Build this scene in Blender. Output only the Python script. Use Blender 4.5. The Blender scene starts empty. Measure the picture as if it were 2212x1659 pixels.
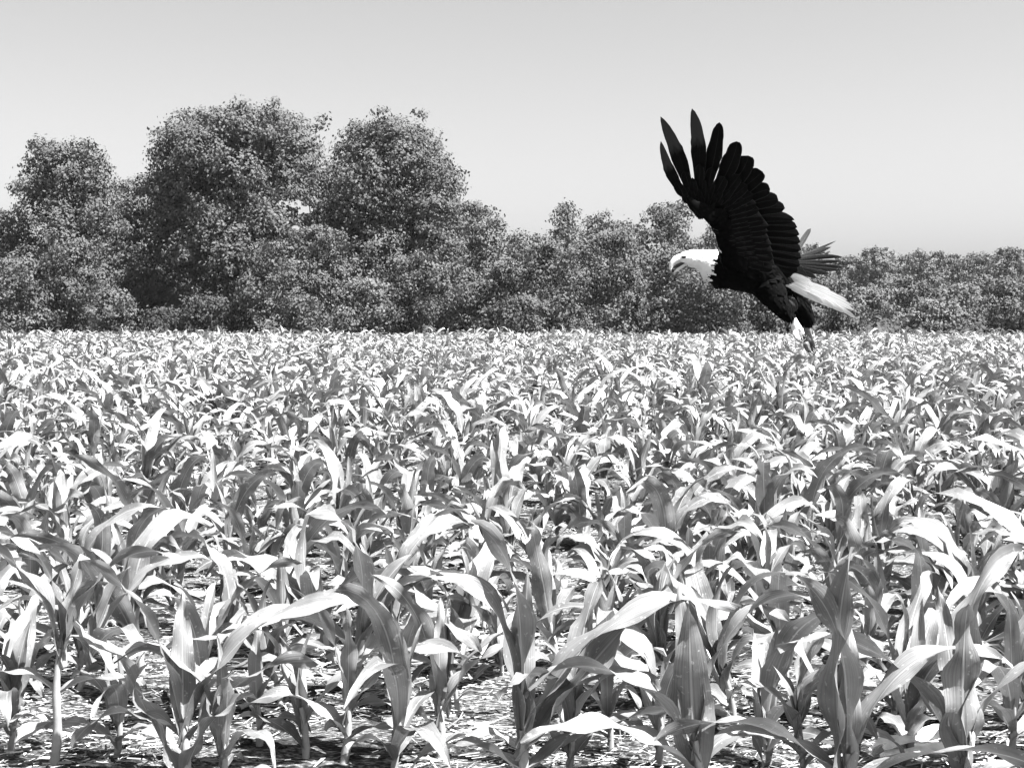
import bpy, bmesh, math, random
import numpy as np
from mathutils import Vector, Matrix, noise

R = math.radians
rng = np.random.default_rng(11)
random.seed(11)
scene = bpy.context.scene
COL = scene.collection

# ------------------------------------------------------------------ camera
F = 2986.0                     # focal length in units of a 2212 x 1659 picture
CX, CY = 1106.0, 829.5
PITCH = math.atan((CY - 690.0) / F)
CAM = np.array((0.0, 0.0, 1.15))
cam_d = bpy.data.cameras.new('camera')
cam_d.sensor_width = 36.0
cam_d.lens = 36.0 * F / 2212.0
cam_d.clip_start = 0.05
cam_d.clip_end = 3000
cam = bpy.data.objects.new('camera', cam_d)
COL.objects.link(cam)
cam.location = CAM
cam.rotation_euler = (math.pi / 2 - PITCH, 0, 0)
scene.camera = cam

# ------------------------------------------------------------------ sky and sun
SUN_EL, SUN_AZ = 60.0, 121.0          # azimuth clockwise from the view direction (+Y): from the right, behind the camera
SKY_STRENGTH, SUN_STRENGTH, EXPOSURE = 0.05, 5.0, 2.5
w = bpy.data.worlds.new('World')
scene.world = w
w.use_nodes = True
nt = w.node_tree
nt.nodes.clear()
sky = nt.nodes.new('ShaderNodeTexSky')
sky.sky_type = 'NISHITA'
sky.sun_disc = False
sky.sun_elevation = R(SUN_EL)
sky.sun_rotation = R(SUN_AZ)
sky.air_density = 0.32
sky.dust_density = 2.8
bw = nt.nodes.new('ShaderNodeSeparateColor')      # the picture is monochrome: one channel of the sky
bg = nt.nodes.new('ShaderNodeBackground')
bg.inputs['Strength'].default_value = SKY_STRENGTH
wo = nt.nodes.new('ShaderNodeOutputWorld')
nt.links.new(sky.outputs[0], bw.inputs[0])
nt.links.new(bw.outputs[2], bg.inputs['Color'])
nt.links.new(bg.outputs[0], wo.inputs['Surface'])

sd = bpy.data.lights.new('sun', 'SUN')
sd.energy = SUN_STRENGTH
sd.angle = R(0.5)
so = bpy.data.objects.new('sun', sd)
COL.objects.link(so)
az, el = R(SUN_AZ), R(SUN_EL)
to_sun = Vector((math.sin(az) * math.cos(el), math.cos(az) * math.cos(el), math.sin(el)))
so.rotation_euler = to_sun.to_track_quat('Z', 'Y').to_euler()
so.location = (0, 0, 60)

vs = scene.view_settings
scene.display_settings.display_device = 'sRGB'
vs.view_transform = 'Standard'
vs.look = 'None'
vs.exposure = EXPOSURE
vs.gamma = 1.0
vs.use_curve_mapping = False
scene.cycles.max_bounces = 6
scene.cycles.transmission_bounces = 4
scene.cycles.use_denoising = True


# ------------------------------------------------------------------ helpers
def at(px, py, Y):
    """point at depth Y (metres along +Y) seen at picture position px, py"""
    u, v = (px - CX) / F, (CY - py) / F
    d = np.array((u, math.cos(PITCH) + v * math.sin(PITCH), -math.sin(PITCH) + v * math.cos(PITCH)))
    return CAM + d * (Y / d[1])


def project(p):
    q = np.asarray(p, float) - CAM
    z = q[..., 1] * math.cos(PITCH) - q[..., 2] * math.sin(PITCH)
    v = q[..., 1] * math.sin(PITCH) + q[..., 2] * math.cos(PITCH)
    return CX + F * q[..., 0] / z, CY - F * v / z


def tag(o, label=None, cat=None, group=None, kind=None):
    if label: o['label'] = label
    if cat: o['category'] = cat
    if group: o['group'] = group
    if kind: o['kind'] = kind
    return o


def empty(name, loc):
    o = bpy.data.objects.new(name, None)
    o.empty_display_size = 0.1
    o.location = loc
    COL.objects.link(o)
    return o


def mesh_np(name, v, f, mat=None, uv=None, smooth=True, attr=None):
    """mesh from an (n,3) array and a face array with 3 or 4 columns; uv per vertex"""
    v = np.asarray(v, np.float32)
    f = np.asarray(f, np.int32)
    k = f.shape[1]
    me = bpy.data.meshes.new(name)
    me.vertices.add(len(v))
    me.vertices.foreach_set('co', v.ravel())
    me.loops.add(f.size)
    me.loops.foreach_set('vertex_index', f.ravel())
    me.polygons.add(len(f))
    me.polygons.foreach_set('loop_start', np.arange(0, f.size, k, dtype=np.int32))
    try:
        me.polygons.foreach_set('loop_total', np.full(len(f), k, np.int32))
    except Exception:
        pass
    me.polygons.foreach_set('use_smooth', np.full(len(f), smooth))
    if uv is not None:
        l = me.uv_layers.new(name='UVMap')
        l.data.foreach_set('uv', np.asarray(uv, np.float32)[f.ravel()].ravel())
    if attr is not None:
        a = me.attributes.new('tone', 'FLOAT', 'POINT')
        a.data.foreach_set('value', np.asarray(attr, np.float32))
    me.update(calc_edges=True)
    me.validate()
    if mat: me.materials.append(mat)
    return me


def link(name, me, parent=None, loc=None):
    o = bpy.data.objects.new(name, me)
    COL.objects.link(o)
    if parent is not None: o.parent = parent
    if loc is not None: o.location = loc
    return o


def vnoise(x, y, s=1.0, seed=0):
    """cheap smooth value noise for arrays"""
    x = np.asarray(x, float) * s + seed * 17.3
    y = np.asarray(y, float) * s - seed * 9.1
    xi, yi = np.floor(x), np.floor(y)
    xf, yf = x - xi, y - yi
    h = lambda a, b: np.modf(np.abs(np.sin(a * 127.1 + b * 311.7) * 43758.5453))[0]
    ux, uy = xf * xf * (3 - 2 * xf), yf * yf * (3 - 2 * yf)
    return ((h(xi, yi) * (1 - ux) + h(xi + 1, yi) * ux) * (1 - uy) + (h(xi, yi + 1) * (1 - ux) + h(xi + 1, yi + 1) * ux) * uy) - 0.5


ROW_TILT = math.tan(R(-4.0))
ROW_SP, ROW0 = 0.76, 3.42


def gz(x, y):
    """height of the soil"""
    v = np.asarray(y, float) - ROW_TILT * np.asarray(x, float)
    ridge = 0.014 * np.cos((v - ROW0) / ROW_SP * 2 * math.pi)
    n = 0.07 * vnoise(x, y, 1.1, 1) + 0.05 * vnoise(x, y, 3.7, 2) + 0.03 * vnoise(x, y, 11, 3)
    fade = np.clip((40 - np.asarray(y, float)) / 20, 0, 1)
    return (ridge + n * 0.7) * (0.25 + 0.75 * fade)


# ------------------------------------------------------------------ materials
def new_mat(name):
    m = bpy.data.materials.new(name)
    m.use_nodes = True
    n = m.node_tree.nodes
    return m, n, m.node_tree.links, n['Principled BSDF'], n['Material Output']


def grey(x):
    return (x, x, x, 1)


def ramp(n, stops):
    r = n.new('ShaderNodeValToRGB')
    e = r.color_ramp.elements
    while len(e) < len(stops): e.new(0.5)
    for i, (p, c) in enumerate(stops):
        e[i].position = p
        e[i].color = grey(c)
    return r


def mix_translucent(m, n, l, bsdf, out, colour_socket, amount):
    t = n.new('ShaderNodeBsdfTranslucent')
    l.new(colour_socket, t.inputs['Color'])
    mx = n.new('ShaderNodeMixShader')
    mx.inputs[0].default_value = amount
    l.new(bsdf.outputs[0], mx.inputs[1])
    l.new(t.outputs[0], mx.inputs[2])
    l.new(mx.outputs[0], out.inputs['Surface'])


def corn_material():
    m, n, l, b, out = new_mat('corn_leaf')
    uv = n.new('ShaderNodeUVMap')
    sep = n.new('ShaderNodeSeparateXYZ')
    l.new(uv.outputs[0], sep.inputs[0])
    # veins run lengthwise
    mp = n.new('ShaderNodeMapping')
    mp.inputs['Scale'].default_value = (26, 1.6, 1)
    l.new(uv.outputs[0], mp.inputs[0])
    oi = n.new('ShaderNodeObjectInfo')
    nz = n.new('ShaderNodeTexNoise')
    nz.noise_dimensions = '4D'
    nz.inputs['Scale'].default_value = 1.0
    nz.inputs['Detail'].default_value = 3
    l.new(mp.outputs[0], nz.inputs['Vector'])
    l.new(oi.outputs['Random'], nz.inputs['W'])
    geo = n.new('ShaderNodeNewGeometry')
    bl = n.new('ShaderNodeTexNoise')
    bl.inputs['Scale'].default_value = 9
    bl.inputs['Detail'].default_value = 4
    l.new(geo.outputs['Position'], bl.inputs['Vector'])
    r1 = ramp(n, [(0.3, 0.120), (0.7, 0.205)])
    l.new(nz.outputs['Fac'], r1.inputs[0])
    r2 = ramp(n, [(0.34, 0.62), (0.5, 1.0), (0.68, 1.3)])
    l.new(bl.outputs['Fac'], r2.inputs[0])
    mul = n.new('ShaderNodeMix'); mul.data_type = 'RGBA'; mul.blend_type = 'MULTIPLY'
    mul.inputs[0].default_value = 1
    l.new(r1.outputs[0], mul.inputs[6]); l.new(r2.outputs[0], mul.inputs[7])
    # pale flecks: dust, feeding marks
    fk = n.new('ShaderNodeTexNoise'); fk.inputs['Scale'].default_value = 75; fk.inputs['Detail'].default_value = 2
    l.new(geo.outputs['Position'], fk.inputs['Vector'])
    rk = ramp(n, [(0.64, 0.0), (0.70, 0.55)])
    l.new(fk.outputs['Fac'], rk.inputs[0])
    flk = n.new('ShaderNodeMix'); flk.data_type = 'RGBA'
    l.new(rk.outputs[0], flk.inputs[0]); l.new(mul.outputs[2], flk.inputs[6]); flk.inputs[7].default_value = grey(0.36)
    mul = flk
    # pale midrib
    r3 = ramp(n, [(0.455, 0), (0.49, 1), (0.51, 1), (0.545, 0)])
    l.new(sep.outputs[0], r3.inputs[0])
    mid = n.new('ShaderNodeMix'); mid.data_type = 'RGBA'
    l.new(r3.outputs[0], mid.inputs[0])
    l.new(mul.outputs[2], mid.inputs[6])
    mid.inputs[7].default_value = grey(0.28)
    l.new(mid.outputs[2], b.inputs['Base Color'])
    b.inputs['Roughness'].default_value = 0.36
    b.inputs['Specular IOR Level'].default_value = 0.5
    bp = n.new('ShaderNodeBump')
    bp.inputs['Strength'].default_value = 0.25
    bp.inputs['Distance'].default_value = 0.004
    l.new(nz.outputs['Fac'], bp.inputs['Height'])
    l.new(bp.outputs[0], b.inputs['Normal'])
    mix_translucent(m, n, l, b, out, mid.outputs[2], 0.16)
    return m


def plain(name, col, rough=0.7, spec=0.3, var=0.25, scale=20.0, bump=0.0, trans=0.0):
    m, n, l, b, out = new_mat(name)
    tc = n.new('ShaderNodeTexCoord')
    nz = n.new('ShaderNodeTexNoise')
    nz.inputs['Scale'].default_value = scale
    nz.inputs['Detail'].default_value = 5
    l.new(tc.outputs['Object'], nz.inputs['Vector'])
    r = ramp(n, [(0.3, col * (1 - var)), (0.7, col * (1 + var))])
    l.new(nz.outputs['Fac'], r.inputs[0])
    l.new(r.outputs[0], b.inputs['Base Color'])
    b.inputs['Roughness'].default_value = rough
    b.inputs['Specular IOR Level'].default_value = spec
    if bump:
        bp = n.new('ShaderNodeBump')
        bp.inputs['Strength'].default_value = bump
        bp.inputs['Distance'].default_value = 0.01
        l.new(nz.outputs['Fac'], bp.inputs['Height'])
        l.new(bp.outputs[0], b.inputs['Normal'])
    if trans:
        mix_translucent(m, n, l, b, out, r.outputs[0], trans)
    return m


def tree_leaf_material(name, col, trans=0.14, vary=0.3):
    """leaf colour varies from leaf to leaf through the point attribute tone"""
    m, n, l, b, out = new_mat(name)
    a = n.new('ShaderNodeAttribute')
    a.attribute_name = 'tone'
    r = ramp(n, [(0.0, col * (1 - vary)), (0.6, col), (1.0, col * (1 + vary * 1.2))])
    l.new(a.outputs['Fac'], r.inputs[0])
    l.new(r.outputs[0], b.inputs['Base Color'])
    b.inputs['Roughness'].default_value = 0.7
    b.inputs['Specular IOR Level'].default_value = 0.1
    mix_translucent(m, n, l, b, out, r.outputs[0], trans)
    return m


def soil_material():
    m, n, l, b, out = new_mat('field_soil')
    tc = n.new('ShaderNodeTexCoord')
    mp = n.new('ShaderNodeMapping')
    mp.inputs['Scale'].default_value = (1, 2.2, 1)
    l.new(tc.outputs['Object'], mp.inputs[0])
    a = n.new('ShaderNodeTexNoise'); a.inputs['Scale'].default_value = 60; a.inputs['Detail'].default_value = 8
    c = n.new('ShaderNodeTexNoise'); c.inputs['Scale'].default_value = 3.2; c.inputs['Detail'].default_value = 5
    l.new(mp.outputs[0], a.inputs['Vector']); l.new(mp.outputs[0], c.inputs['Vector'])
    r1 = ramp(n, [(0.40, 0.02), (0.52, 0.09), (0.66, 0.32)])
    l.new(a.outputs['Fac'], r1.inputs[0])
    r2 = ramp(n, [(0.42, 0.25), (0.55, 1.0)])  # broad soil patches; the dark ones paint furrow shadow into the colour
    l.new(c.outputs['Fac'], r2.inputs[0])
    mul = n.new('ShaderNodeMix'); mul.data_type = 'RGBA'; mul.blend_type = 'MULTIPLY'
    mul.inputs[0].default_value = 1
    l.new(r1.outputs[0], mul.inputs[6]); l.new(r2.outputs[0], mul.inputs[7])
    l.new(mul.outputs[2], b.inputs['Base Color'])
    b.inputs['Roughness'].default_value = 0.95
    b.inputs['Specular IOR Level'].default_value = 0.15
    bp = n.new('ShaderNodeBump')
    bp.inputs['Strength'].default_value = 0.9
    bp.inputs['Distance'].default_value = 0.03
    l.new(a.outputs['Fac'], bp.inputs['Height'])
    l.new(bp.outputs[0], b.inputs['Normal'])
    return m


def feather_material(name, col, edge, tip=None, rough=0.6, grain=(3, 40)):
    m, n, l, b, out = new_mat(name)
    uv = n.new('ShaderNodeUVMap')
    sep = n.new('ShaderNodeSeparateXYZ')
    l.new(uv.outputs[0], sep.inputs[0])
    # rim paler than the vane, sheen put into its colour; tail rim darker
    r = ramp(n, [(0.0, edge), (0.07, col), (0.47, col), (0.5, (col + edge) / 2), (0.53, col), (0.93, col), (1.0, edge)])
    l.new(sep.outputs[0], r.inputs[0])
    sock = r.outputs[0]
    mp = n.new('ShaderNodeMapping')
    mp.inputs['Scale'].default_value = (grain[0], grain[1], 1)
    mp.inputs['Rotation'].default_value = (0, 0, 0.4 if tip is None and grain[1] > 5 else 0)
    l.new(uv.outputs[0], mp.inputs[0])
    nz = n.new('ShaderNodeTexNoise'); nz.inputs['Scale'].default_value = 1.2; nz.inputs['Detail'].default_value = 3
    l.new(mp.outputs[0], nz.inputs['Vector'])
    r2 = ramp(n, [(0.3, 0.7), (0.7, 1.3)])
    l.new(nz.outputs['Fac'], r2.inputs[0])
    mul = n.new('ShaderNodeMix'); mul.data_type = 'RGBA'; mul.blend_type = 'MULTIPLY'
    mul.inputs[0].default_value = 1
    l.new(sock, mul.inputs[6]); l.new(r2.outputs[0], mul.inputs[7])
    sock = mul.outputs[2]
    if tip is not None:
        n2 = n.new('ShaderNodeTexNoise'); n2.inputs['Scale'].default_value = 4
        l.new(uv.outputs[0], n2.inputs['Vector'])
        add = n.new('ShaderNodeMath'); add.operation = 'MULTIPLY_ADD'
        add.inputs[1].default_value = 0.25
        l.new(n2.outputs['Fac'], add.inputs[0]); l.new(sep.outputs[1], add.inputs[2])
        r3 = ramp(n, [(0.62, 0.0), (0.72, 1.0)])
        l.new(add.outputs[0], r3.inputs[0])
        mx = n.new('ShaderNodeMix'); mx.data_type = 'RGBA'
        l.new(r3.outputs[0], mx.inputs[0])
        l.new(sock, mx.inputs[6])
        mx.inputs[7].default_value = grey(tip)
        sock = mx.outputs[2]
    l.new(sock, b.inputs['Base Color'])
    b.inputs['Roughness'].default_value = rough
    b.inputs['Specular IOR Level'].default_value = 0.06
    return m


M_CORN = corn_material()
M_STALK = plain('corn_stalk', 0.24, 0.5, 0.4, 0.2, 30)
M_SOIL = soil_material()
M_STRAW = tree_leaf_material('dry_straw', 0.25, 0.05, 0.7)
M_HUSK = plain('dry_husk', 0.62, 0.8, 0.2, 0.2, 40, 0.5)
M_BARK = plain('bark', 0.07, 0.9, 0.15, 0.4, 6, 0.6)
M_LEAF = [tree_leaf_material('tree_leaf_dark', 0.046), tree_leaf_material('tree_leaf_mid', 0.076),  # the dark leaf puts the shade of the hollow into its colour
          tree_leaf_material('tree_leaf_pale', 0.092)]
M_DARK = plain('eagle_body_dark', 0.0025, 0.85, 0.04, 0.3, 60)
M_WHITE = plain('eagle_head_white', 0.80, 0.8, 0.2, 0.06, 60)
M_FDARK = feather_material('flight_feather', 0.0025, 0.026)
M_FPRIM = feather_material('primary_feather', 0.0025, 0.012, tip=0.036)  # pale tip paints the light coming through the outer vane
M_FFAR = feather_material('far_wing_feather', 0.032, 0.12)  # paler copy of the wing feather, sunlight put into the colour
M_FTAIL = feather_material('tail_feather', 0.70, 0.24, grain=(9, 1.2))
M_BEAK = plain('beak', 0.62, 0.35, 0.5, 0.08, 40)
M_FOOT = plain('eagle_foot', 0.62, 0.6, 0.3, 0.25, 90, 0.4)
M_CLAW = plain('claw', 0.01, 0.3, 0.5, 0.2, 30)
M_EYE = plain('eye', 0.02, 0.15, 0.5, 0.1, 30)
M_FARFOOT = plain('eagle_far_foot', 0.10, 0.6, 0.3, 0.25, 90, 0.4)  # darker copy of the foot, shade put into the colour


# ------------------------------------------------------------------ ground
def build_ground():
    xs = np.concatenate([-np.geomspace(420, 16, 30), np.linspace(-15, 15, 150), np.geomspace(16, 420, 30)])
    ys = np.concatenate([np.linspace(-30, 1.5, 16), np.linspace(1.8, 16, 150), np.geomspace(16.5, 620, 60)])
    X, Y = np.meshgrid(xs, ys)
    Z = gz(X, Y)
    nx, ny = len(xs), len(ys)
    v = np.stack([X.ravel(), Y.ravel(), Z.ravel()], 1)
    i = (np.arange(ny - 1)[:, None] * nx + np.arange(nx - 1)[None]).ravel()
    f = np.stack([i, i + 1, i + nx + 1, i + nx], 1)
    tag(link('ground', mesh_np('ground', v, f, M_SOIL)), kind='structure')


build_ground()


# ------------------------------------------------------------------ trees
def field_end(x):
    return 68.0 - 0.10 * np.clip(x, -30, 30)


def leaves_mesh(name, cen, outward, size, tone, mat):
    """one bent diamond (two triangles) for each leaf centre"""
    n = len(cen)
    d = outward + rng.normal(0, 0.42, (n, 3)) + np.array((0, 0, 0.12))
    d /= np.linalg.norm(d, axis=1, keepdims=True) + 1e-9
    a = np.cross(d, rng.normal(0, 1, (n, 3)))
    a /= np.linalg.norm(a, axis=1, keepdims=True) + 1e-9
    b = np.cross(d, a)
    L = size[:, None]
    v = np.empty((n, 4, 3))
    v[:, 0] = cen - a * L * 0.55
    v[:, 1] = cen - b * L * 0.33 + d * L * 0.06
    v[:, 2] = cen + a * L * 0.55 - d * L * 0.05
    v[:, 3] = cen + b * L * 0.33 + d * L * 0.06
    i = np.arange(n)[:, None] * 4
    f = np.concatenate([i + [0, 1, 3], i + [1, 2, 3]], 1).reshape(-1, 3)
    return mesh_np(name, v.reshape(-1, 3), f, mat, smooth=False, attr=np.repeat(tone, 4))


def tube(path, radii, sides=8):
    """tube vertices / faces along a path with radii"""
    path = np.asarray(path, float)
    v, f = [], []
    n = len(path)
    tg = np.gradient(path, axis=0)
    tg /= np.linalg.norm(tg, axis=1, keepdims=True) + 1e-9
    ref = np.array((0.31, 0.87, 0.2))
    for i in range(n):
        a = np.cross(tg[i], ref); a /= np.linalg.norm(a) + 1e-9
        b = np.cross(tg[i], a)
        for k in range(sides):
            t = 2 * math.pi * k / sides
            v.append(path[i] + radii[i] * (a * math.cos(t) + b * math.sin(t)))
    for i in range(n - 1):
        for k in range(sides):
            f.append((i * sides + k, i * sides + (k + 1) % sides, (i + 1) * sides + (k + 1) % sides, (i + 1) * sides + k))
    return np.array(v), np.array(f)


def build_tree(name, label, cat, px, D, top, halfw, mat, density=1.0, low=0.08, group=None, lean=0.0, shape=0.55, nl=None, leaf=0.21, seed=0):
    """px: picture x of the trunk, top: picture y of the tip, halfw: picture half-width of the crown, D: distance"""
    r = np.random.default_rng(1000 + seed)
    base = at(px, 690, D)
    x0, y0 = base[0], D
    z0 = float(gz(x0, y0)) - 0.05
    H = at(px, top, D)[2] - z0
    W = halfw / F * D
    root = empty(name, (x0, y0, z0))
    tag(root, label, cat, group)
    # lobes of the crown, in local coordinates
    nl = nl or int(20 + 11 * H * W / 12)
    lob = []
    for k in range(nl):
        s = (k + r.random()) / nl
        zf = low + (0.97 - low) * s
        # envelope half-width at this height: widest at about `shape`
        e = max(0.05, 1 - abs((zf - shape) / (1.06 - shape if zf > shape else shape + 0.45)) ** 2.0) ** 0.5
        a = k * 2.39996 + r.normal(0, 0.35)
        q = (0.25 + 0.75 * r.random()) if k % 4 == 0 else 0.72 + 0.28 * r.random()
        rad = (0.22 + 0.16 * r.random()) * W * (0.6 + 0.5 * e)
        rad = min(max(rad * r.choice([0.7, 1.0, 1.15]), 0.5), 2.0)
        rr = max(0, W * e - rad * 0.8)
        z = min(zf * H, H - rad * 0.8)
        lob.append((rr * q * math.cos(a) + lean * z, rr * q * math.sin(a) * 0.8, max(z, rad * 0.5), rad))
    lob.append((lean * H, 0, H - 0.36 * W * 0.6, 0.36 * W * 0.6))
    for k in range(int(nl * 1.3)):          # sprigs that break up the outline
        (lx, ly, lz, rad) = lob[int(r.integers(nl))]
        d = r.normal(0, 1, 3); d[2] = abs(d[2]) * 0.9; d /= np.linalg.norm(d)
        sr = 0.26 + 0.3 * r.random()
        d = d * (rad + sr * 0.55)
        if lz + d[2] + sr < H * 1.04: lob.append((lx + d[0], ly + d[1], lz + d[2], sr))
    cen, out, tone = [], [], []
    for (lx, ly, lz, rad) in lob:
        nt_ = max(4, int(28 * rad * rad * density))
        d = r.normal(0, 1, (nt_, 3))
        d[:, 2] = d[:, 2] * 0.8 + 0.25
        d[:, 1] -= 0.25
        d /= np.linalg.norm(d, axis=1, keepdims=True)
        rr = rad * (0.62 + 0.46 * r.random(nt_))[:, None]
        c = np.array((lx, ly, lz)) + d * rr * np.array((1, 1, 0.85))
        nlv = 17
        off = r.normal(0, 0.19, (nt_, nlv, 3)) * np.array((1, 1, 0.7))
        cc = (c[:, None] + off).reshape(-1, 3)
        dd = np.repeat(d, nlv, 0)
        tt = np.clip(np.repeat(0.5 + r.normal(0, 0.14, nt_), nlv) + r.normal(0, 0.14, nt_ * nlv), 0, 1)
        cen.append(cc); out.append(dd); tone.append(tt)
    cen = np.concatenate(cen); out = np.concatenate(out); tone = np.concatenate(tone)
    keep = cen[:, 2] > 0.05
    wp = cen + np.array((x0, y0, z0))
    gx, gy = project(wp)
    for (ox, oy, ow, oh) in ((626, 440, 30, 17), (654, 456, 26, 12), (640, 492, 12, 7), (1512, 486, 15, 20)):        # openings between crowns where the sky shows
        keep &= ((gx - ox) / ow) ** 2 + ((gy - oy) / oh) ** 2 > 0.8 + 1.5 * vnoise(gx, gy, 0.07, 7) + 0.9 * vnoise(gx, gy, 0.2, 3) - 0.9 * (r.random(len(gx)) < 0.025)
    cen, out, tone = cen[keep], out[keep], tone[keep]
    me = leaves_mesh(name + '_crown', cen, out, leaf * (0.7 + 0.6 * rng.random(len(cen))), tone, mat)
    link('crown', me, root)
    # trunk and limbs
    th = H * 0.72
    p = [(0, 0, 0)]
    for k in range(1, 7):
        s = k / 6
        p.append((lean * th * s + r.normal(0, 0.05 * W), r.normal(0, 0.05 * W), th * s))
    r0 = 0.028 * H + 0.02
    v, f = tube(p, [r0 * (1.25 - 1.05 * (k / 6) ** 0.8) for k in range(7)], 9)
    link('trunk', mesh_np(name + '_trunk', v, f, M_BARK), root)
    order = sorted(lob, key=lambda q: -q[3])[:7]
    for (lx, ly, lz, rad) in order:
        s = min(0.85, max(0.12, (lz - 0.35 * H * 0.5) / th * 0.7))
        k = int(s * 6)
        a = np.array(p[k])
        e = np.array((lx, ly, lz))
        m1 = a * 0.6 + e * 0.4 + np.array((0, 0, -0.05 * H)) + r.normal(0, 0.08, 3)
        v, f = tube([a, m1, a * 0.25 + e * 0.75, e], [r0 * 0.5, r0 * 0.36, r0 * 0.22, r0 * 0.08], 6)
        link('limb', mesh_np(name + '_limb', v, f, M_BARK), root)
    return root


TALL = 'tall trees of the hedgerow'
BUSH = 'bushes along the field edge'
FAR = 'low trees of the distant wood'
YO = 8.0
tall = [
    # label, px, D, top, halfw, mat, lean, shape
    ('broad leafy tree with a spiky top, beside the tallest domed tree', 150, 77, 280, 128, 1, 0.0, 0.52),
    ('tallest tree of the hedgerow with a wide domed crown', 505, 78, 212, 205, 1, 0.02, 0.60),
    ('tall tree with a ragged round crown, nearer the eagle than the domed tree', 850, 79, 234, 172, 1, 0.0, 0.52),
    ('small rounded tree tucked against the last tall tree before the dip', 1015, 83, 408, 86, 1, 0.0, 0.5),
    ('pale bushy tree filling the gap between the spiky tree and the domed tree', 322, 84, 352, 105, 2, 0.0, 0.6),
    ('low leafy tree at the picture edge beyond the spiky tree', -15, 78, 428, 95, 1, 0.0, 0.5),
    ('bushy tree under the notch between the two tallest trees', 690, 84, 335, 85, 2, 0.0, 0.6),
]
for i, (lab, px, D, top, hw, m, lean, shp) in enumerate(tall):
    build_tree('broadleaf_tree', lab, 'tree', px, D, top + 27, hw, M_LEAF[m], 1.0, 0.30 if i == 1 else 0.10, TALL, lean, shp, leaf=0.18, seed=i)
mids = [
    ('slender pale tree rising above the bushes in front of the eagle', 1222, 86, 428, 44, 2),
    ('rounded pale tree between the slender tree and the eagle', 1300, 88, 455, 62, 2),
    ('rounded darker tree just behind the raised wing of the eagle', 1430, 87, 428, 82, 1),
    ('small pale tree hidden partly by the wing root of the eagle', 1545, 90, 478, 60, 2),
    ('pale small tree in the dip beside the tall trees', 1120, 90, 490, 60, 2),
    ('leafy tree behind the body of the eagle', 1650, 90, 520, 75, 1),
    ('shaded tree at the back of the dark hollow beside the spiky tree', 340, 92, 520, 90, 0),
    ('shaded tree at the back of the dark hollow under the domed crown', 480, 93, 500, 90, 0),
]
for i, (lab, px, D, top, hw, m) in enumerate(mids):
    build_tree('hedgerow_tree', lab, 'tree', px, D, top + 12, hw, M_LEAF[m], 1.0, 0.08, 'smaller trees of the hedgerow', 0.0, 0.5, leaf=0.17, seed=30 + i)
bushes = [
    ('rounded bush at the foot of the edge tree', 30, 73, 560, 85, 1),
    ('dense bush below the spiky topped tree', 165, 74, 515, 85, 1),
    ('small bush at the edge of the dark hollow, below the spiky tree', 245, 71, 625, 50, 1),
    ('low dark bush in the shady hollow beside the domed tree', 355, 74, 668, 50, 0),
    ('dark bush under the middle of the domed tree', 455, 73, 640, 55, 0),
    ('pale leafy bush below the domed tree toward the notch', 590, 73, 525, 85, 1),
    ('dense bush directly under the notch of the two tallest trees', 700, 75, 490, 78, 1),
    ('small bush at the foot of the notch, in front of taller growth', 655, 70, 640, 55, 1),
    ('pale rounded bush below the ragged round crown', 790, 72, 600, 70, 2),
    ('wide bush at the foot of the ragged round tree', 905, 73, 545, 90, 1),
    ('dark bush under the small rounded tree', 1010, 72, 610, 60, 1),
    ('pale upright bush in the dip of the hedgerow', 1085, 72, 570, 58, 2),
    ('large dark bush in front of the slender pale tree', 1185, 71, 520, 95, 1),
    ('small low bush by the crop in front of the large dark bush', 1130, 69, 640, 45, 1),
    ('large rounded bush ahead of the beak of the eagle', 1310, 73, 495, 100, 1),
    ('broad bush right behind the white head of the eagle', 1440, 74, 540, 95, 1),
    ('bush below the breast of the eagle', 1560, 72, 575, 80, 1),
    ('low bush behind the legs of the eagle', 1670, 73, 590, 80, 1),
]
for i, (lab, px, D, top, hw, m) in enumerate(bushes):
    build_tree('bush', lab, 'bush', px, D, top, hw, M_LEAF[m], 1.05, 0.03, BUSH, 0.0, 0.38, leaf=0.16, seed=60 + i)
ordn = ['first', 'second', 'third', 'fourth', 'fifth', 'sixth', 'seventh', 'eighth', 'ninth', 'tenth', 'eleventh', 'twelfth',
        'thirteenth', 'fourteenth', 'fifteenth', 'sixteenth', 'seventeenth', 'eighteenth', 'nineteenth']
tens = {20: 'twent', 30: 'thirt', 40: 'fort', 50: 'fift', 60: 'sixt', 70: 'sevent', 80: 'eight'}


def ordinal(n):
    if n < 20: return ordn[n - 1]
    t = n // 10 * 10
    return tens[t] + 'ieth' if n == t else tens[t] + 'y-' + ordn[n - t - 1]


far = [(1745, 168, 520, 62), (1820, 175, 548, 58), (1890, 170, 524, 60), (1950, 178, 546, 52), (1995, 170, 533, 54),
       (2055, 176, 543, 54), (2110, 172, 538, 50), (2178, 168, 530, 57), (2250, 172, 538, 60), (2330, 170, 534, 60)]
M_FARLEAF = tree_leaf_material('distant_leaf', 0.10, 0.2, 0.2)  # paler, flatter leaf: distance haze put into the colour
for i, (px, D, top, hw) in enumerate(far):
    build_tree('distant_tree', 'low rounded skyline tree of the distant wood, %s from the eagle tail' % ordinal(i + 1), 'tree',
               px, D, top + 8, hw, M_FARLEAF, 0.50, 0.05, FAR, 0.0, 0.5, nl=30, leaf=0.29, seed=90 + i)
front = [(1770, 84, 600, 75), (1870, 82, 622, 78), (1960, 85, 598, 78), (2060, 83, 614, 80), (2150, 84, 600, 75), (2245, 82, 606, 80), (1820, 76, 655, 60), (2010, 76, 650, 60), (2190, 76, 648, 60)]
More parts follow.
